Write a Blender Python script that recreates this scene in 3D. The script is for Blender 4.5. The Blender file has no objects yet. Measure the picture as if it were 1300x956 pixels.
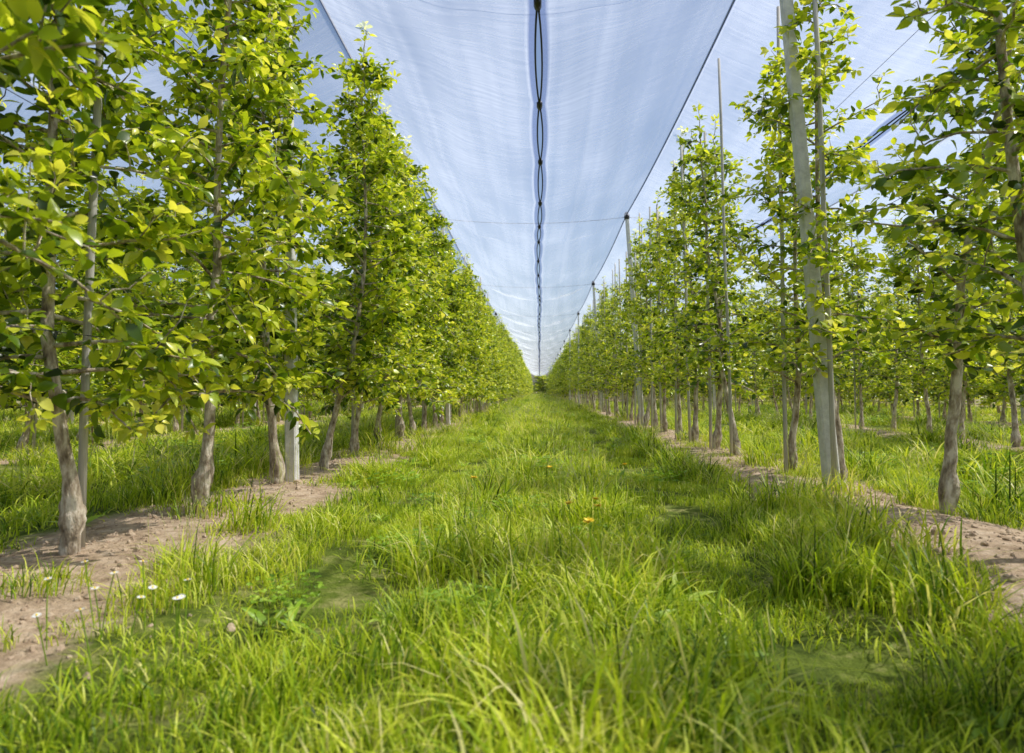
import bpy, math, numpy as np
from mathutils import Vector
R = np.random.default_rng(7)
scene = bpy.context.scene
try:
    scene.view_settings.view_transform='Standard'; scene.view_settings.look='None'; scene.view_settings.exposure=0
except Exception: pass

# ---------------------------------------------------------------- mesh builder
class MB:
    def __init__(s): s.v=[];s.f=[];s.n=0;s.t=[]
    def add(s,verts,faces,mat=0,tint=0.5,smooth=True):
        verts=np.asarray(verts,float).reshape(-1,3); k=len(verts)
        s.v.append(verts)
        s.t.append(np.broadcast_to(np.asarray(tint,float),(k,)).copy())
        for fa in faces:
            fa=np.asarray(fa,int)
            if len(fa): s.f.append((fa+s.n,mat,smooth))
        s.n+=k
    def mesh(s,name,mats):
        me=bpy.data.meshes.new(name)
        v=np.concatenate(s.v); me.vertices.add(len(v)); me.vertices.foreach_set('co',v.ravel())
        li=np.concatenate([f.ravel() for f,_,_ in s.f])
        tot=np.concatenate([np.full(len(f),f.shape[1]) for f,_,_ in s.f])
        mi=np.concatenate([np.full(len(f),m) for f,m,_ in s.f])
        sm=np.concatenate([np.full(len(f),x) for f,_,x in s.f])
        me.loops.add(len(li)); me.loops.foreach_set('vertex_index',li)
        me.polygons.add(len(tot)); me.polygons.foreach_set('loop_start',np.concatenate([[0],np.cumsum(tot)[:-1]]))
        me.update(calc_edges=True)
        me.polygons.foreach_set('material_index',mi); me.polygons.foreach_set('use_smooth',sm.astype(bool))
        a=me.attributes.new('tint','FLOAT','POINT'); a.data.foreach_set('value',np.concatenate(s.t))
        for m in mats: me.materials.append(m)
        me.validate(); me.update()
        return me
def link(name,me,loc=(0,0,0),rot=(0,0,0),scl=(1,1,1),parent=None):
    o=bpy.data.objects.new(name,me); o.location=loc;o.rotation_euler=rot;o.scale=scl
    scene.collection.objects.link(o)
    if parent: o.parent=parent
    return o
def norm(a): return a/np.maximum(np.linalg.norm(a,axis=-1,keepdims=True),1e-9)

def tube(mb,path,rad,sides=6,mat=0,tint=0.5,cap=True):
    path=np.asarray(path,float); k=len(path); rad=np.broadcast_to(np.asarray(rad,float),(k,))
    T=norm(np.gradient(path,axis=0))
    ref=np.array([0,0,1.]) if abs(T[0][2])<0.9 else np.array([1.,0,0])
    U=norm(np.cross(T,ref)); V=np.cross(T,U)
    a=np.linspace(0,2*math.pi,sides,endpoint=False)
    ring=path[:,None,:]+rad[:,None,None]*(np.cos(a)[None,:,None]*U[:,None,:]+np.sin(a)[None,:,None]*V[:,None,:])
    i=np.arange(k-1)[:,None]*sides; j=np.arange(sides)[None,:]; j2=(j+1)%sides
    q=np.stack([i+j,i+j2,i+sides+j2,i+sides+j],-1).reshape(-1,4)
    fs=[q]
    if cap: fs.append(np.array([[ (k-1)*sides+x for x in range(sides)]])); fs.append(np.array([[x for x in range(sides)][::-1]]))
    mb.add(ring.reshape(-1,3),fs,mat,tint)

ST=np.array([.26,.54,.8]); HW=np.array([.80,1.0,.58])
def leaves(mb,P,D,N,L,W,tint,mat=1,curl=.25,fold=.25):
    n=len(P); D=norm(D); S=norm(np.cross(D,N)); N=norm(np.cross(S,D))
    L=L[:,None];W=W[:,None]
    c=(R.uniform(.2,1.6,n)*curl)[:,None]; f=(R.uniform(.2,1.5,n)*fold)[:,None]
    tw=R.normal(0,.3,n)[:,None]
    vs=[P]
    for t,w in zip(ST,HW):
        m=P+D*L*t-N*L*c*t*t
        for sg in (-1,0,1):
            vs.append(m+S*W*w*sg*.5+N*(abs(sg)*W*w*.5*f+sg*tw*W*w*.4*t))
    vs.append(P+D*L-N*L*c)
    V=np.stack(vs,1) # n,11,3
    b=(np.arange(n)*11)[:,None]
    tri=np.array([[0,2,1],[0,3,2],[7,8,10],[8,9,10]]); quad=np.array([[1,2,5,4],[2,3,6,5],[4,5,8,7],[5,6,9,8]])
    mb.add(V.reshape(-1,3),[(b[:,:,None]+tri[None]).reshape(-1,3),(b[:,:,None]+quad[None]).reshape(-1,4)],mat,np.repeat(tint,11))

def blades(mb,root,az,h,w,bend,tint,mat=0):
    n=len(root); d=np.stack([np.cos(az),np.sin(az),0*az],1); a2=az+math.pi/2+R.normal(0,.5,n)
    sd=np.stack([np.cos(a2),np.sin(a2),0*az],1); up=np.array([0,0,1.])
    vs=[]
    for s,ww in ((0,.8),(.4,1),(.75,.7),(1,0)):
        p=root+d*(bend*h*s**2)[:,None]+up*(h*(s-.45*bend*s**2.5))[:,None]
        if ww: vs+= [p-sd*(w*ww*.5)[:,None],p+sd*(w*ww*.5)[:,None]]
        else: vs.append(p)
    V=np.stack(vs,1); b=(np.arange(n)*7)[:,None]
    q=np.array([[0,1,3,2],[2,3,5,4]]); t=np.array([[4,5,6]])
    mb.add(V.reshape(-1,3),[(b[:,:,None]+q[None]).reshape(-1,4),(b[:,:,None]+t[None]).reshape(-1,3)],mat,np.repeat(tint,7))

# ---------------------------------------------------------------- materials
def newmat(name):
    m=bpy.data.materials.new(name); m.use_nodes=True; nt=m.node_tree; nt.nodes.clear()
    return m,nt,nt.nodes,nt.links
def ramp(nt,fac,stops):
    r=nt.nodes.new('ShaderNodeValToRGB'); e=r.color_ramp.elements
    while len(e)<len(stops): e.new(0.5)
    for el,(p,c) in zip(e,stops): el.position=p; el.color=(*c,1)
    nt.links.new(fac,r.inputs[0]); return r.outputs[0]
def noise(nt,scale,detail=4,vec=None,rough=.55):
    n=nt.nodes.new('ShaderNodeTexNoise'); n.inputs['Scale'].default_value=scale; n.inputs['Detail'].default_value=detail; n.inputs['Roughness'].default_value=rough
    if vec: nt.links.new(vec,n.inputs['Vector'])
    return n.outputs[0]
def math_(nt,op,a,b=None,c=None,clamp=False):
    n=nt.nodes.new('ShaderNodeMath'); n.operation=op; n.use_clamp=clamp
    for i,x in enumerate((a,b,c)):
        if x is None: continue
        if isinstance(x,(int,float)): n.inputs[i].default_value=x
        else: nt.links.new(x,n.inputs[i])
    return n.outputs[0]
def foliage_mat(name,stops,transl,tboost,rough=.45,spec=.5,patch=0.0):
    m,nt,N,L=newmat(name)
    at=N.new('ShaderNodeAttribute'); at.attribute_name='tint'
    oi=N.new('ShaderNodeObjectInfo')
    f=math_(nt,'ADD',at.outputs['Fac'],math_(nt,'MULTIPLY_ADD',oi.outputs['Random'],.16,-.08))
    if patch:
        g=N.new('ShaderNodeNewGeometry')
        f=math_(nt,'ADD',f,math_(nt,'MULTIPLY_ADD',noise(nt,1.0,2,g.outputs['Position']),patch,-patch*.5))
    col=ramp(nt,f,stops)
    p=N.new('ShaderNodeBsdfPrincipled'); L.new(col,p.inputs['Base Color']); p.inputs['Roughness'].default_value=rough
    p.inputs['Specular IOR Level'].default_value=spec
    t=N.new('ShaderNodeBsdfTranslucent'); mx=N.new('ShaderNodeMix'); mx.data_type='RGBA'; mx.blend_type='MULTIPLY'; mx.inputs[0].default_value=1
    L.new(col,mx.inputs[6]); mx.inputs[7].default_value=(*tboost,1); mx.clamp_result=False
    L.new(mx.outputs[2],t.inputs[0])
    s=N.new('ShaderNodeMixShader'); s.inputs[0].default_value=transl; L.new(p.outputs[0],s.inputs[1]); L.new(t.outputs[0],s.inputs[2])
    o=N.new('ShaderNodeOutputMaterial'); L.new(s.outputs[0],o.inputs[0]); return m
M_leaf=foliage_mat('apple_leaf',[(0,(.02,.042,.005)),(.26,(.085,.165,.008)),(.5,(.32,.43,.015)),(.78,(.58,.64,.045)),(1,(.75,.74,.14))],.42,(1.6,1.5,.8),.31,.6)
M_grass=foliage_mat('grass_blade',[(0,(.022,.055,.004)),(.28,(.14,.25,.010)),(.52,(.44,.56,.022)),(.8,(.66,.70,.07)),(1,(.76,.70,.30))],.38,(1.4,1.35,.9),.45,.3,patch=.8)
M_seed=foliage_mat('grass_seed',[(0,(.38,.42,.16)),(1,(.65,.62,.36))],.4,(1.2,1.2,1.1),.7,.2)
M_weed=foliage_mat('broadleaf',[(0,(.06,.15,.01)),(.6,(.30,.47,.035)),(1,(.52,.62,.10))],.35,(1.4,1.4,1.0),.42,.4)

def rough_mat(name,stops,scale,bump,bscale,rough=.85,stretch=(1,1,1)):
    m,nt,N,L=newmat(name)
    tc=N.new('ShaderNodeTexCoord'); mp=N.new('ShaderNodeMapping'); mp.inputs['Scale'].default_value=stretch; L.new(tc.outputs['Object'],mp.inputs[0])
    col=ramp(nt,noise(nt,scale,4,mp.outputs[0],.65),stops)
    p=N.new('ShaderNodeBsdfPrincipled'); L.new(col,p.inputs['Base Color']); p.inputs['Roughness'].default_value=rough
    b=N.new('ShaderNodeBump'); b.inputs['Strength'].default_value=bump; b.inputs['Distance'].default_value=.012
    L.new(noise(nt,bscale,3,mp.outputs[0]),b.inputs['Height']); L.new(b.outputs[0],p.inputs['Normal'])
    o=N.new('ShaderNodeOutputMaterial'); L.new(p.outputs[0],o.inputs[0]); return m
M_bark=rough_mat('apple_bark',[(.32,(.12,.085,.055)),(.48,(.38,.31,.23)),(.62,(.68,.61,.51))],24,1.0,60,.9,(1,1,.4))
M_stake=rough_mat('weathered_wood',[(.3,(.34,.32,.29)),(.7,(.60,.58,.53))],30,.4,90,.85,(1,1,.06))
M_conc=rough_mat('concrete_post',[(.3,(.52,.51,.49)),(.7,(.76,.75,.72))],14,.5,70,.85)
M_clod=rough_mat('soil_clod',[(.3,(.30,.21,.14)),(.7,(.55,.43,.31))],20,.6,60,.95)
def plain(name,c,r=.5,metal=0):
    m,nt,N,L=newmat(name); p=N.new('ShaderNodeBsdfPrincipled'); p.inputs['Roughness'].default_value=r; p.inputs['Metallic'].default_value=metal
    L.new(ramp(nt,noise(nt,30,2),[(.3,tuple(x*.8 for x in c)),(.7,c)]),p.inputs['Base Color'])
    o=N.new('ShaderNodeOutputMaterial'); L.new(p.outputs[0],o.inputs[0]); return m
M_black=plain('black_plastic',(.02,.02,.03),.5)
M_wire=plain('steel_wire',(.04,.045,.07),.6,.0)
M_hem=plain('net_hem_cord',(.035,.04,.08),.7)
M_white=plain('white_petal',(.85,.85,.83),.6); M_yel=plain('yellow_petal',(.95,.68,.02),.6)

# ground
m,nt,N,L=newmat('orchard_ground'); M_ground=m
g=N.new('ShaderNodeNewGeometry'); sx=N.new('ShaderNodeSeparateXYZ'); L.new(g.outputs['Position'],sx.inputs[0])
u=math_(nt,'ABSOLUTE',math_(nt,'SUBTRACT',sx.outputs[0],.05)); u=math_(nt,'WRAP',math_(nt,'SUBTRACT',u,2.0),2.0,-2.0)
u=math_(nt,'ABSOLUTE',u)
u=math_(nt,'ADD',u,math_(nt,'MULTIPLY_ADD',noise(nt,1.6,4,g.outputs['Position'],.7),.9,-.45))
mask=math_(nt,'MULTIPLY',math_(nt,'SUBTRACT',u,.48),5.0,clamp=True)
soil=ramp(nt,noise(nt,9,6,g.outputs['Position'],.7),[(.3,(.24,.165,.105)),(.5,(.46,.34,.235)),(.72,(.66,.53,.40))])
gr=ramp(nt,noise(nt,5,6,g.outputs['Position'],.75),[(.3,(.025,.045,.008)),(.5,(.12,.16,.02)),(.7,(.34,.32,.12))])
mx=N.new('ShaderNodeMix'); mx.data_type='RGBA'; L.new(mask,mx.inputs[0]); L.new(soil,mx.inputs[6]); L.new(gr,mx.inputs[7])
p=N.new('ShaderNodeBsdfPrincipled'); p.inputs['Roughness'].default_value=.95; p.inputs['Specular IOR Level'].default_value=.15; L.new(mx.outputs[2],p.inputs['Base Color'])
b=N.new('ShaderNodeBump'); b.inputs['Distance'].default_value=.04; b.inputs['Strength'].default_value=.9; L.new(noise(nt,22,5,g.outputs['Position'],.7),b.inputs['Height']); L.new(b.outputs[0],p.inputs['Normal'])
o=N.new('ShaderNodeOutputMaterial'); L.new(p.outputs[0],o.inputs[0])

# net
m,nt,N,L=newmat('hail_net'); M_net=m
g=N.new('ShaderNodeNewGeometry')
mp=N.new('ShaderNodeMapping'); mp.inputs['Scale'].default_value=(1.8,19,0); L.new(g.outputs['Position'],mp.inputs[0])
n2=noise(nt,1,3,mp.outputs[0],.75)
at=N.new('ShaderNodeAttribute'); at.attribute_name='tint'
f=math_(nt,'ADD',math_(nt,'MULTIPLY_ADD',n2,.30,-.15),math_(nt,'SUBTRACT',at.outputs['Fac'],.25),clamp=True)
nc=ramp(nt,at.outputs['Fac'],[(.60,(.86,.90,1.0)),(.72,(.16,.20,.38))])
d=N.new('ShaderNodeBsdfDiffuse'); L.new(nc,d.inputs[0])
t=N.new('ShaderNodeBsdfTranslucent'); L.new(nc,t.inputs[0])
m1=N.new('ShaderNodeMixShader'); m1.inputs[0].default_value=.78; L.new(d.outputs[0],m1.inputs[1]); L.new(t.outputs[0],m1.inputs[2])
tr=N.new('ShaderNodeBsdfTransparent'); m2=N.new('ShaderNodeMixShader'); L.new(f,m2.inputs[0]); L.new(tr.outputs[0],m2.inputs[1]); L.new(m1.outputs[0],m2.inputs[2])
o=N.new('ShaderNodeOutputMaterial'); L.new(m2.outputs[0],o.inputs[0])

# ---------------------------------------------------------------- terrain
def hfun(x,y):
    a=np.abs(x-.05); w=(a-2.0+2)%4-2
    z=.05*np.exp(-(w/.5)**2)-.035*np.exp(-((np.abs(w)-1.2)/.25)**2)
    z=z+.014*np.sin(1.9*x+1.3*y)+.012*np.sin(3.1*y-2.2*x+1)+.01*np.sin(5.3*x+.7*y)
    return z*np.clip((200-y)/50,0,1)*np.clip((40-np.abs(x))/10,0,1)
xs=np.concatenate([np.linspace(-1500,-60,10),np.linspace(-50,-13,20),np.linspace(-12,12,201),np.linspace(13,50,20),np.linspace(60,1500,10)])
ys=np.concatenate([np.linspace(-600,-20,8),np.linspace(-10,30,280),np.linspace(30.3,140,150),np.linspace(160,2500,20)])
X,Y=np.meshgrid(xs,ys); Z=hfun(X,Y); nx=len(xs); ny=len(ys)
i=(np.arange(ny-1)[:,None]*nx+np.arange(nx-1)[None]).ravel()
mb=MB(); mb.add(np.stack([X,Y,Z],-1),[np.stack([i,i+1,i+nx+1,i+nx],1)]); link('ground',mb.mesh('ground',[M_ground]))

# ---------------------------------------------------------------- apple tree
def build_tree(seed,H=3.9,dens=1.0,wid=1.0,z0=.85,tr=1.0,ls=1.0,step=.05,taper=(.58,.42,.2)):
    rs=np.random.default_rng(seed); mb=MB()
    zz=np.array([-.05,.03,.08,.13,.18,.24,.32,.45,.6,.9,1.3,1.8,2.3,2.8,3.3,H-.15])
    off=np.cumsum(rs.normal(0,.028,(len(zz),2)),0)*np.clip(zz/1.,0.1,1)[:,None]
    bz=rs.uniform(-.03,.03)
    rr=np.interp(zz,[-.05,.05+bz,.10+bz,.15+bz,.21+bz,.30+bz,1,2,3,4],[.044,.042,.054,.054,.040,.032,.025,.017,.012,.005])*rs.uniform(.9,1.1)*tr
    rr=rr*rs.uniform(.92,1.1,len(zz))
    tp=np.column_stack([off,zz]); tube(mb,tp,rr,10,0)
    for q in range(4): # graft lumps
        a=rs.uniform(0,6.28); z=rs.uniform(.05,.18)+bz; c=np.array([np.interp(z,zz,tp[:,0])+.034*math.cos(a),np.interp(z,zz,tp[:,1])+.034*math.sin(a),z])
        tube(mb,[c-(0,0,.035),c-(0,0,.02),c,c+(0,0,.02),c+(0,0,.035)],[.005,.017,.022,.017,.005],7,0)
    def tpos(z): return np.array([np.interp(z,zz,tp[:,0]),np.interp(z,zz,tp[:,1]),z])
    P=[];D=[];Nn=[];Ls=[];Tn=[]
    def cluster(p,ax,k,young):
        az=rs.uniform(0,6.28)+np.arange(k)*2.4; el=rs.uniform(-.75,.7,k)+young*.25
        d=np.stack([np.cos(az)*np.cos(el),np.sin(az)*np.cos(el),np.sin(el)],1)+ax*.5
        d=norm(d); up=np.array([0,0,1.])+rs.normal(0,.6,(k,3))
        P.append(p+d*rs.uniform(.012,.03,k)[:,None]); D.append(d); Nn.append(up)
        Ls.append(rs.uniform(.045,.092,k)*(1-.2*young)*ls); Tn.append(np.clip(rs.normal(.38+.34*young+rs.normal(0,.1),.2,k),0,.97))
    def shoot(p0,d0,Ln,r0,curve,young,start):
        k=5; s=np.linspace(0,1,k)[:,None]
        pts=p0+d0*Ln*s+np.array([0,0,1.])*curve*Ln*s**2+rs.normal(0,.02,(k,3))*s
        tube(mb,pts,np.linspace(r0,r0*.35,k),5,0,cap=False)
        m=max(2,int(Ln/step)); 
        for q in np.linspace(start,1,m):
            if rs.random()<.86*min(1,dens) or q==1:
                pp=np.array([np.interp(q,s[:,0],pts[:,c]) for c in range(3)])
                ax=norm(pts[min(k-1,int(q*k))]-pts[max(0,int(q*k)-1)]) if int(q*k)>0 else d0
                cluster(pp,ax,int(rs.integers(3,6))+(2 if q==1 else 0),min(1,young+(.5 if q>.8 else 0)))
        return pts
    nb=int(50*dens); ga=rs.uniform(0,6.28)
    bulge=rs.uniform(0,6.28)
    for b in range(nb):
        t=(b+rs.uniform(0,.9))/nb; z=z0+(H-.25-z0)*t; ga+=2.4+rs.normal(0,.4)
        Ln=np.interp(t,[0,.15,.5,.85,1],[.55,.70,*taper])*rs.uniform(.5,1.3)*wid*(1+.22*math.sin(z*3+bulge))
        el=rs.uniform(-.05,.7); d=np.array([math.cos(ga)*math.cos(el),math.sin(ga)*math.cos(el),math.sin(el)])
        pts=shoot(tpos(z),d,Ln,.011-.005*t,rs.uniform(-.65,.1),.0+.25*t,.2)
        for s2 in range(int(rs.integers(2,4))):
            q=rs.uniform(.25,.9)
            q2=int(q*4); pp=pts[q2]+(pts[q2+1]-pts[q2])*(q*4-q2)
            d2=norm(d+rs.normal(0,.75,3)+np.array([0,0,rs.uniform(-.1,.7)]))
            shoot(pp,d2,rs.uniform(.12,.34)*(1-.45*t)*wid,.004,rs.uniform(-.4,.3),rs.uniform(0,1)*.6,.2)
    shoot(tpos(H-.35),np.array([0,0,1.]),.5,.008,0,.8,.0)
    for z in np.arange(z0+.1,H-.3,.07): cluster(tpos(z),np.zeros(3),int(rs.integers(2,6)),.0)
    P=np.concatenate(P);Ls=np.concatenate(Ls)
    leaves(mb,P,np.concatenate(D),np.concatenate(Nn),Ls,Ls*rs.uniform(.46,.64,len(Ls)),np.concatenate(Tn),1,.35,.35)
    return mb.mesh('apple_tree_%d'%seed,[M_bark,M_leaf])
dense=[build_tree(10+i,H=3.98+.14*(i%3),dens=1.6,wid=1.1,z0=.56,step=.042,ls=1.05,taper=(.54,.32,.15)) for i in range(5)]
hi=build_tree(33,H=4.1,dens=1.5,wid=1.0,z0=.95,step=.043,ls=1.05,taper=(.5,.27,.13))
sparse=[build_tree(40+i,H=3.8+.22*(i%3),dens=.92,wid=.88,z0=.74,ls=1.05,taper=(.55,.38,.2)) for i in range(5)]
lod=[build_tree(70+i,H=4.0+.12*(i%3),dens=.85,wid=1.1,z0=.5,ls=1.9,step=.11,taper=(.5,.3,.15)) for i in range(3)]

def stake_mesh(h,r=.02):
    mb=MB(); z=np.linspace(-.05,h,7); tube(mb,np.column_stack([.004*np.sin(z*2),.004*np.cos(z*3),z]),np.linspace(r*1.05,r*.9,7),8); return mb.mesh('wooden_stake',[M_stake])
SM=[stake_mesh(4.15,.018),stake_mesh(4.3,.016),stake_mesh(3.9,.019)]

def scatter(name,srcs,pts,rots,scl,idx,realize=False,parent=None):
    col=bpy.data.collections.new(name+'_source')
    for k,(nm,me) in enumerate(srcs):
        o=bpy.data.objects.new('%c_%s'%(97+k,nm),me); col.objects.link(o)
    me=bpy.data.meshes.new(name); n=len(pts); me.vertices.add(n); me.vertices.foreach_set('co',np.asarray(pts,float).ravel())
    a=me.attributes.new('rot','FLOAT_VECTOR','POINT'); a.data.foreach_set('vector',np.asarray(rots,float).ravel())
    a=me.attributes.new('scl','FLOAT_VECTOR','POINT'); s=np.asarray(scl,float); s=np.repeat(s[:,None],3,1) if s.ndim==1 else s; a.data.foreach_set('vector',s.ravel())
    a=me.attributes.new('idx','INT','POINT'); a.data.foreach_set('value',np.asarray(idx,dtype=np.int32))
    ob=link(name,me,parent=parent); ng=bpy.data.node_groups.new(name,'GeometryNodeTree')
    ng.interface.new_socket('Geometry',in_out='INPUT',socket_type='NodeSocketGeometry'); ng.interface.new_socket('Geometry',in_out='OUTPUT',socket_type='NodeSocketGeometry')
    N=ng.nodes; L=ng.links
    gi=N.new('NodeGroupInput'); go=N.new('NodeGroupOutput'); ip=N.new('GeometryNodeInstanceOnPoints'); ci=N.new('GeometryNodeCollectionInfo')
    ci.inputs['Collection'].default_value=col; ci.inputs['Separate Children'].default_value=True; ci.inputs['Reset Children'].default_value=True
    def at(nm,ty):
        x=N.new('GeometryNodeInputNamedAttribute'); x.data_type=ty; x.inputs['Name'].default_value=nm
        return [s for s in x.outputs if s.enabled and s.name=='Attribute'][0]
    L.new(gi.outputs[0],ip.inputs['Points']); L.new(ci.outputs[0],ip.inputs['Instance']); ip.inputs['Pick Instance'].default_value=True
    L.new(at('idx','INT'),ip.inputs['Instance Index']); L.new(at('rot','FLOAT_VECTOR'),ip.inputs['Rotation']); L.new(at('scl','FLOAT_VECTOR'),ip.inputs['Scale'])
    if realize:
        rl=N.new('GeometryNodeRealizeInstances'); L.new(ip.outputs[0],rl.inputs[0]); L.new(rl.outputs[0],go.inputs[0])
    else: L.new(ip.outputs[0],go.inputs[0])
    md=ob.modifiers.new('instances','NODES'); md.node_group=ng
    return ob

# near individually placed trees
def hz(x,y): return float(hfun(np.array(x),np.array(y)))
def put_tree(me,x,y,lean=(0,0),s=1.0,sz=1.0,rz=None):
    link('apple_tree',me,(x,y,hz(x,y)),(lean[0],lean[1],R.uniform(0,6.28) if rz is None else rz),(s,s,s*sz))
def put_stake(x,y,k=0,lean=(0,0)):
    link('wooden_stake',SM[k],(x,y,hz(x,y)),(lean[0],lean[1],R.uniform(0,6)))
LY=[-.6,.6,1.75,2.92,3.94,5.15,6.26,7.4,8.55,9.7,10.8,11.95,13.1,14.2,15.3]
for k,y in enumerate(LY):
    put_tree(hi if y<2 else dense[(k*2+1)%5],-2.0+R.normal(0,.03),y,(R.normal(0,.012),R.normal(0,.015)),1.0,R.uniform(.97,1.06)*(1.06 if y<4 else 1))
    if k%2==1: put_stake(-2.06,y+.12,k%3,(0,R.normal(0,.012)))
RY=[(2.2,-.7),(2.2,.6),(2.2,1.8),(2.25,2.95),(2.35,4.1),(2.2,5.15),(2.17,6.05),(2.12,7.5),(2.15,8.5),(2.12,9.5),(2.15,10.6),(2.12,11.7),(2.15,12.8),(2.13,13.9),(2.15,15)]
for k,(x,y) in enumerate(RY):
    ln=-.17 if abs(y-4.1)<.01 else R.normal(-.03,.025)
    put_tree(sparse[(k*3+2)%5],x,y,(R.normal(0,.015),ln),1.0,R.uniform(.97,1.06)*(1.05 if y<4 else 1))
    if y>4.5 or k==1: put_stake(x-.09,y-.12,k%3,(R.normal(0,.01),R.normal(-.01,.015)))
# remaining rows
pts=[];rots=[];scl=[];idx=[];sp=[];sr=[];ss=[];si=[]
for rx in (-2.0,2.13,-6,6.1,-10,10.1,-14,14.1,-18,18.1,-22,22.1,-26,26.1):
    ax=abs(rx)
    y0=16.4 if ax<3 else (1.0 if ax<7 else (4.0 if ax<11 else (7 if ax<19 else 12)))
    for y in np.arange(y0,135,1.13):
        if ax>11 and y>75: continue
        x=rx+R.normal(0,.05); yy=y+R.normal(0,.08)
        pts.append((x,yy,0)); rots.append((R.normal(0,.02),R.normal(0,.02),R.uniform(0,6.28)))
        far=(ax>11) or (ax>7 and y>14) or (ax>3 and y>24) or y>45
        s=R.uniform(.94,1.05); scl.append((s,s,s*R.uniform(.93,1.05))); idx.append(10+int(R.integers(0,3)) if far else int(R.integers(0,5))+(5 if (rx>0) else 0))
        if R.random()<.6 and ax<11: sp.append((x-.06*np.sign(rx),yy+.1,0)); sr.append((R.normal(0,.01),R.normal(0,.01),0)); ss.append(1); si.append(int(R.integers(0,3)))
scatter('apple_orchard_trees',[('apple_tree_variant',m) for m in dense+sparse+lod],pts,rots,scl,idx)
scatter('orchard_stakes',[('stake_variant',m) for m in SM],sp,sr,ss,si)
n=120; xx=np.linspace(-110,110,n)
scatter('distant_trees',[('distant_tree_variant',m) for m in lod],np.column_stack([xx+R.normal(0,1,n),R.uniform(140,155,n),np.full(n,-1.8)]),np.column_stack([np.zeros((n,2)),R.uniform(0,6,n)]),np.column_stack([R.uniform(3.5,5,n)]*2+[R.uniform(1.3,2.1,n)]),R.integers(0,3,n))

# ---------------------------------------------------------------- posts, wires, caps
RZ=4.5
ridges=[-14.1,-10.1,-6.1,-2.08,1.87,5.9,9.9,13.9]
def post(x0,y,x1,w=.1):
    mb=MB(); z=np.linspace(-.1,RZ,9); s=(z/RZ)
    c=np.column_stack([x0+(x1-x0)*s,np.full(9,y),z]); ww=np.linspace(w,w*.72,9)/2
    prof=np.array([[-1,-.75],[-.75,-1],[.75,-1],[1,-.75],[1,.75],[.75,1],[-.75,1],[-1,.75]])
    V=c[:,None,:]+np.concatenate([prof[None]*ww[:,None,None],np.zeros((9,8,1))],-1)
    i=(np.arange(8)[:,None]*8); j=np.arange(8)[None]; j2=(j+1)%8
    mb.add(V.reshape(-1,3),[np.stack([i+j,i+j2,i+8+j2,i+8+j],-1).reshape(-1,4),np.array([np.arange(64,72)])],0,smooth=False)
    mb2=[ (RZ-.1,.055),(RZ-.02,.06),(RZ+.03,.05),(RZ+.06,.02)]
    tube(mb,[(x1,y,z) for z,_ in mb2],[r for _,r in mb2],10,1)
    return mb
posty=[5.3+9.1*k for k in range(15)]
for k,y in enumerate([-3.8]+posty[:3]):
    link('trellis_post',post(-1.92,y,-2.08,.09).mesh('trellis_post',[M_conc,M_black]))
    link('trellis_post',post(2.16-.02,y-.15 if k==1 else y,1.87,.105).mesh('trellis_post',[M_conc,M_black]))
mb=MB()
for rx in ridges:
    for y in posty:
        if abs(rx)<3 and y<24: continue
        pm=post(rx+R.normal(0,.05),y,rx,.08)
        base=mb.n
        for v,t in zip(pm.v,pm.t): mb.v.append(v); mb.t.append(t)
        for f_,mt,sm in pm.f: mb.f.append((f_+base,mt,sm))
        mb.n+=pm.n
link('trellis_post_rows',mb.mesh('posts',[M_conc,M_black]))
def zridge(y):
    ph=((y-5.3)/9.1)%1.0
    return RZ-.10*(4*ph*(1-ph))
mb=MB(); yy=np.arange(-12.9,135,.9)
for rx in ridges: tube(mb,np.column_stack([np.full(len(yy),rx),yy,zridge(yy)+.014]),.011,5,0,cap=False)
for y in [-3.8]+posty:
    for a,bx in zip(ridges[:-1],ridges[1:]):
        s=np.linspace(0,1,9); tube(mb,np.column_stack([a+(bx-a)*s,np.full(9,y),RZ-.05-.12*4*s*(1-s)]),.005,5,0,cap=False)
for rx,zs in ((-2.03,(1.0,1.9,2.8)),(2.16,(1.0,1.9,2.8)),(-6,(1.,1.9,2.8)),(6.1,(1.,1.9,2.8))):
    for z in zs: tube(mb,np.column_stack([np.full(len(yy),rx),yy,np.full(len(yy),z)]),.002,4,0,cap=False)
link('trellis_wires',mb.mesh('wires',[M_wire]))
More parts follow.
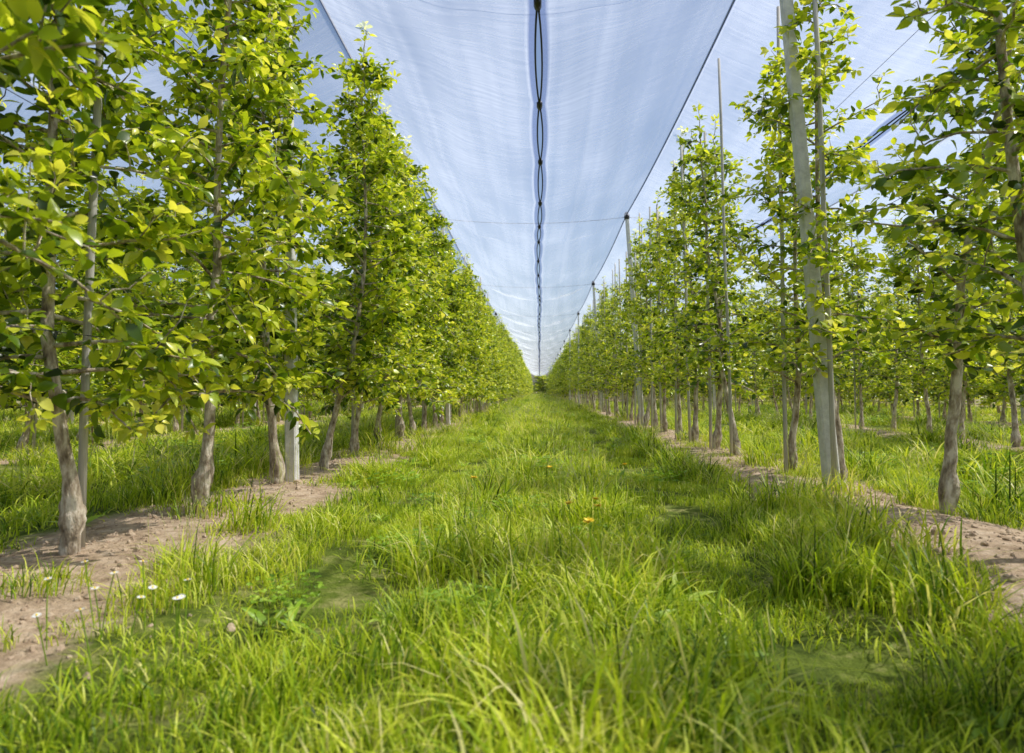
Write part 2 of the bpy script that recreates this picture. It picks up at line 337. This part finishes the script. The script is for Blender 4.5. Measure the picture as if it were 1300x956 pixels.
# ---------------------------------------------------------------- hail net
CL=1.7
mbn=MB(); mbh=MB(); mbc=MB()
ysn=np.arange(-9,134,.2)
NU=33
for a,bx in zip(ridges[:-1],ridges[1:]):
    mid=(a+bx)/2+ (.105 if a==-2.08 else 0)
    ph1,ph2,ph3=R.uniform(0,6,3)
    bag=((ysn-5.3)/9.1)%1.0; bag=4*bag*(1-bag)
    zs=RZ-.72-.16*bag+.03*np.sin(ysn*1.3+ph1)
    xc=mid+.02*np.sin(ysn*.45+ph2)
    gap=.030*np.abs(np.sin(math.pi*ysn/CL))**.8
    for side,xr in ((-1,a),(1,bx)):
        xe=xc+side*gap; u=np.concatenate([[0,.012],np.linspace(.05,.95,NU-4),[.975,1]])
        U,YY=np.meshgrid(u,ysn); zr=zridge(YY)
        Z=zr+(zs[:,None]-zr)*(1-(1-U)**1.55)
        Z+= .035*np.sin(YY*3.7+ph3+3*U)*np.sin(math.pi*U)+.07*np.sin(YY*1.45+2*U+ph1*side)*np.sin(math.pi*U)+.012*np.sin(U*22+YY*.6)*np.sin(math.pi*U)
        XX=xr+(xe[:,None]-xr)*U
        colr=R.normal(0,.02,NU)[None,:]
        wob=.05*np.sin(YY*.8+U*7+ph1)+.04*np.sin(YY*2.1-U*11+ph3)
        tint=np.clip(.5+colr+wob*.6,.40,.58)
        tint=np.where(U>.96,.72,tint); tint=np.where(U<.002,.74,tint)
        i=(np.arange(len(ysn)-1)[:,None]*NU+np.arange(NU-1)[None]).ravel()
        mbn.add(np.stack([XX,YY,Z],-1),[np.stack([i,i+1,i+NU+1,i+NU],1)],0,tint.ravel())
        tube(mbh,np.column_stack([xe,ysn,zs]),.009,5,0,cap=False)
    for y in np.arange(-8.5,133,CL):
        k=np.argmin(abs(ysn-y)); c=np.array([xc[k],y,zs[k]])
        tube(mbc,[c+(0,-.06,0),c+(0,-.05,-.005),c+(0,.05,-.005),c+(0,.06,0)],[.01,.03,.03,.01],8,0)
        tube(mbc,[c,c+(.01,0,-.04),c+(.015,.01,-.07)],[.008,.008,.004],5,0)
net=link('hail_net',mbn.mesh('net',[M_net])); link('net_hem',mbh.mesh('hem',[M_hem]),parent=net); link('net_clips',mbc.mesh('clips',[M_black]),parent=net)

# ---------------------------------------------------------------- grass sources
def disc(n,r): a=R.uniform(0,6.28,n); q=r*np.sqrt(R.uniform(0,1,n)); return np.column_stack([q*np.cos(a),q*np.sin(a),np.full(n,-.02)])
def patch(n,r,h0,h1,w0,w1,b0,b1,tm,ts=.2):
    mb=MB(); rt=disc(n,r); h=R.uniform(h0,h1,n)*(1-.35*(np.hypot(rt[:,0],rt[:,1])/r)**2)
    blades(mb,rt,R.uniform(0,6.28,n),h,R.uniform(w0,w1,n),R.uniform(b0,b1,n),np.where(R.random(n)<.06,.98,np.clip(R.normal(tm,ts,n),0,.9)))
    return mb
srcs=[]
srcs.append(('grass_low',patch(230,.24,.05,.13,.003,.007,.2,1.1,.52).mesh('gl',[M_grass])))
srcs.append(('grass_mid',patch(190,.21,.08,.24,.0035,.008,.15,1.0,.44).mesh('gm',[M_grass])))
srcs.append(('grass_mid2',patch(160,.2,.10,.30,.0035,.009,.2,1.2,.56).mesh('gm2',[M_grass])))
srcs.append(('grass_tall',patch(110,.13,.2,.42,.004,.009,.15,1.1,.38).mesh('gt',[M_grass])))
mb=MB(); n=16; rt=disc(n,.16); az=R.uniform(0,6.28,n); h=R.uniform(.28,.5,n); be=R.uniform(.05,.3,n)
blades(mb,rt,az,h,np.full(n,.0025),be,np.full(n,.7))
for q in range(n):
    k=14; s=R.uniform(.74,1,k); d=np.array([math.cos(az[q]),math.sin(az[q]),0])
    P=rt[q]+d*(be[q]*h[q]*s**2)[:,None]+np.array([0,0,1])*(h[q]*(s-.45*be[q]*s**2.5))[:,None]
    a=R.uniform(0,6.28,k); D=np.column_stack([np.cos(a)*.4,np.sin(a)*.4,np.ones(k)])
    leaves(mb,P,D,R.normal(0,1,(k,3)),R.uniform(.010,.022,k),np.full(k,.003),R.uniform(0,1,k),1,.1,.1)
srcs.append(('grass_seeding',mb.mesh('gs',[M_grass,M_seed])))
mb=MB(); n=75; rt=disc(n,.19); hh=R.uniform(.05,.13,n)
P=[];D=[];NN=[];T=[]
for q in range(n):
    c=rt[q]+(0,0,hh[q]+.02); a0=R.uniform(0,6.28); nr=np.array([0,0,1])+R.normal(0,.25,3); tq=np.clip(R.normal(.5,.2),0,1)
    for j in range(3):
        a=a0+j*2.094; P.append(c); D.append([math.cos(a),math.sin(a),R.uniform(-.1,.3)]); NN.append(nr); T.append(tq)
leaves(mb,np.array(P),np.array(D,float),np.array(NN),R.uniform(.016,.026,3*n),R.uniform(.015,.022,3*n),np.array(T),0,.1,.2)
blades(mb,rt,R.uniform(0,6.28,n),hh+.02,np.full(n,.002),np.zeros(n),np.full(n,.4))
srcs.append(('clover',mb.mesh('cl',[M_weed])))
for v in range(2):
    mb=MB(); n=15; a=np.arange(n)*2.4; D=np.column_stack([np.cos(a),np.sin(a),R.uniform(.5,1.8,n)]); Ls=R.uniform(.06,.12,n)
    rt=disc(n,.05)
    leaves(mb,rt+(0,0,.03),D,np.tile([0,0,1.],(n,1))+R.normal(0,.2,(n,3)),Ls,Ls*(.18 if v else .28),np.clip(R.normal(.6,.2,n),0,1),0,.6,.35)
    srcs.append(('broadleaf_weed',mb.mesh('bw',[M_weed])))
def wdist(x): 
    a=np.abs(x-.05); return np.abs((a-2.0+2)%4-2)
def pn(x,y): return np.sin(1.7*x+.9*y+1)+np.sin(-1.1*x+2.3*y)+np.sin(3.3*x+3.1*y+2)+.8*np.sin(5.2*x-4.1*y)
def region(x0,x1,y0,y1,dens,sc):
    n=int((x1-x0)*(y1-y0)*dens); x=R.uniform(x0,x1,n); y=R.uniform(y0,y1,n)
    w=wdist(x); nz=pn(x,y)/3.5
    keep=(w+nz*.28>.52)|(R.random(n)<.10)
    keep&=~((np.abs(w-1.2)<.25)&(nz>.15)&(R.random(n)<.75))   # worn wheel tracks
    keep&=(np.hypot(x,y)>1.0)
    x=x[keep];y=y[keep];w=w[keep];nz=nz[keep];n=len(x); r=R.random(n)
    t=np.where(r<.34,0,np.where(r<.66,1,2))
    track=np.abs(w-1.2)<.3; t=np.where(track&(r>.2),0,t)
    t=np.where((~track)&(w>1.5)&(r>.5),2,t)
    t=np.where((~track)&(w>1.5)&(r>.91),3,t)
    edge=(w<.85)&((x>0)|(y>7)|(nz>.2)|(x<-2.2)); t=np.where(edge&(r>.7),3,t); t=np.where(edge&(r>.88),4,t)
    t=np.where((w<.85)&~edge&(r>.5),0,t)
    t=np.where((x>.9)&(x<1.7)&(y<4)&(r>.8),3,t)
    t=np.where((r>.95),4,t); t=np.where((t==4)&(y<2.6)&(np.abs(x)<1.3),1,t)
    rc=R.random(n); t=np.where((nz>.1)&(rc<.2)&(w>.8)&(y>2.2),5,t)
    t=np.where(rc>.93,6+(R.random(n)<.5),t)
    s=R.uniform(.65,1.3,n)*sc*(1+.32*np.sin(4*x+2.3*y)*np.sin(3.1*y-1.7*x)); s=np.where(track,s*.9,s)
    z=hfun(x,y)
    return (np.column_stack([x,y,z]),np.column_stack([s*(1 if sc<1.1 else 1.2),s*(1 if sc<1.1 else 1.2),s/(sc**.6)]),t)
def plant(name,regs,realize,parent=None):
    rr=[region(*q) for q in regs]; P=np.concatenate([q[0] for q in rr]);S=np.concatenate([q[1] for q in rr]);I=np.concatenate([q[2] for q in rr]); n=len(P)
    print(name,n)
    return scatter(name,srcs,P,np.column_stack([R.normal(0,.06,(n,2)),R.uniform(0,6.28,n)]),S,I,realize,parent)
gob=plant('grass',[(-2.6,3,.9,5,38,.86),(-3.2,3.4,5,10,26,1.0),(-3.4,3.4,10,22,13,1.15)],True)
plant('grass_outer',[(-3,3,22,55,6,1.6),(-2.5,2.5,55,130,2.5,2.3),(-13,-2.6,2,12,12,1.2),(3,13,2,12,12,1.2),(-18,-3.2,12,40,4,1.7),(3.4,18,12,40,4,1.7)],False,gob)
# clods
cs=[]
for k in range(4):
    bpy.ops.mesh.primitive_ico_sphere_add(subdivisions=2,radius=1); o=bpy.context.object; me=o.data; 
    co=np.empty(len(me.vertices)*3); me.vertices.foreach_get('co',co); co=co.reshape(-1,3); co*=(1+R.normal(0,.13,(len(co),1)))*R.uniform(.6,1.1,(1,3)); me.vertices.foreach_set('co',co.ravel()); me.materials.append(M_clod)
    bpy.data.objects.remove(o); cs.append(('soil_clod',me))
n=9000; x=np.where(R.random(n)<.5,-1,1)*(2.0+R.normal(0,.33,n))+.05; y=1.2+R.random(n)**1.4*18
scatter('soil_clods',cs,np.column_stack([x,y,hfun(x,y)]),R.uniform(0,6,(n,3)),np.exp(R.normal(-4.9,.5,n)),R.integers(0,4,n),True)

# ---------------------------------------------------------------- flowers
def flower(name,x,y,h,kind):
    mb=MB(); z0=hz(x,y); lean=R.normal(0,.02,2)
    tube(mb,[(0,0,0),(lean[0]*.4,lean[1]*.4,h*.5),(lean[0],lean[1],h)],.0018,5,0,.5,cap=False)
    c=np.array([lean[0],lean[1],h]); k=22 if kind=='daisy' else 34
    a=np.linspace(0,2*math.pi,k,endpoint=False)+R.normal(0,.05,k)
    if kind=='daisy':
        D=np.column_stack([np.cos(a),np.sin(a),np.full(k,.12)]); leaves(mb,np.tile(c,(k,1)),D,np.tile([0,0,1.],(k,1)),R.uniform(.010,.014,k),np.full(k,.0045),np.full(k,.5),1,.05,.1)
        tube(mb,[c-(0,0,.002),c+(0,0,.002),c+(0,0,.004)],[.0035,.0035,.002],10,2)
    else:
        D=np.column_stack([np.cos(a),np.sin(a),R.uniform(.1,.9,k)]); leaves(mb,np.tile(c,(k,1)),D,np.tile([0,0,1.],(k,1)),R.uniform(.017,.023,k),np.full(k,.007),np.full(k,.5),2,.1,.1)
    link(name,mb.mesh(name,[M_weed,M_white,M_yel]),(x,y,z0),(.14+R.normal(0,.12),R.normal(0,.12),0))
for x,y in [(-1.42,1.97),(-1.3,2.03),(-1.22,2.12),(-1.16,1.93),(-1.33,1.85),(-1.02,1.98),(-1.08,2.05),(-1.4,2.15),(-1.2,1.84),(-1.06,1.90),(-.98,1.86),(-1.25,1.96)]: flower('daisy',x,y,R.uniform(.15,.22),'daisy')
for x,y in [(.14,2.9),(.22,3.0),(.26,2.85),(.2,2.4),(.12,3.9),(-.3,3.3),(.3,5.2),(.5,4.2)]: flower('dandelion',x,y,R.uniform(.29,.35),'dandelion')

# ---------------------------------------------------------------- light, world, camera
el=math.radians(58); az=math.radians(84) # clockwise from +Y
sd=Vector((math.sin(az)*math.cos(el),math.cos(az)*math.cos(el),math.sin(el)))
sl=bpy.data.lights.new('sun','SUN'); sl.energy=5; sl.angle=math.radians(.5); sl.color=(1,.97,.90)
so=bpy.data.objects.new('sun',sl); scene.collection.objects.link(so); so.rotation_euler=sd.to_track_quat('Z','Y').to_euler(); so.location=(8,2,12)
w=bpy.data.worlds.new('World'); scene.world=w; w.use_nodes=True; nt=w.node_tree; nt.nodes.clear()
sk=nt.nodes.new('ShaderNodeTexSky'); sk.sky_type='NISHITA'; sk.sun_disc=False; sk.sun_elevation=el; sk.sun_rotation=az; sk.dust_density=2.8; sk.ozone_density=3.0; sk.air_density=1.0
bg=nt.nodes.new('ShaderNodeBackground'); bg.inputs[1].default_value=.15; o=nt.nodes.new('ShaderNodeOutputWorld')
nt.links.new(sk.outputs[0],bg.inputs[0]); nt.links.new(bg.outputs[0],o.inputs[0])
cam=bpy.data.cameras.new('camera'); co=bpy.data.objects.new('camera',cam); scene.collection.objects.link(co); scene.camera=co
cam.sensor_width=36; cam.lens=24; cam.shift_y=-45/1300; cam.clip_end=5000; cam.clip_start=.05
co.location=(0,0,.75); co.rotation_euler=(math.radians(94.2),0,math.radians(2.3))
cam.dof.use_dof=True; cam.dof.focus_distance=5.5; cam.dof.aperture_fstop=2.8
print('tree faces',[len(m.polygons) for m in dense+sparse])
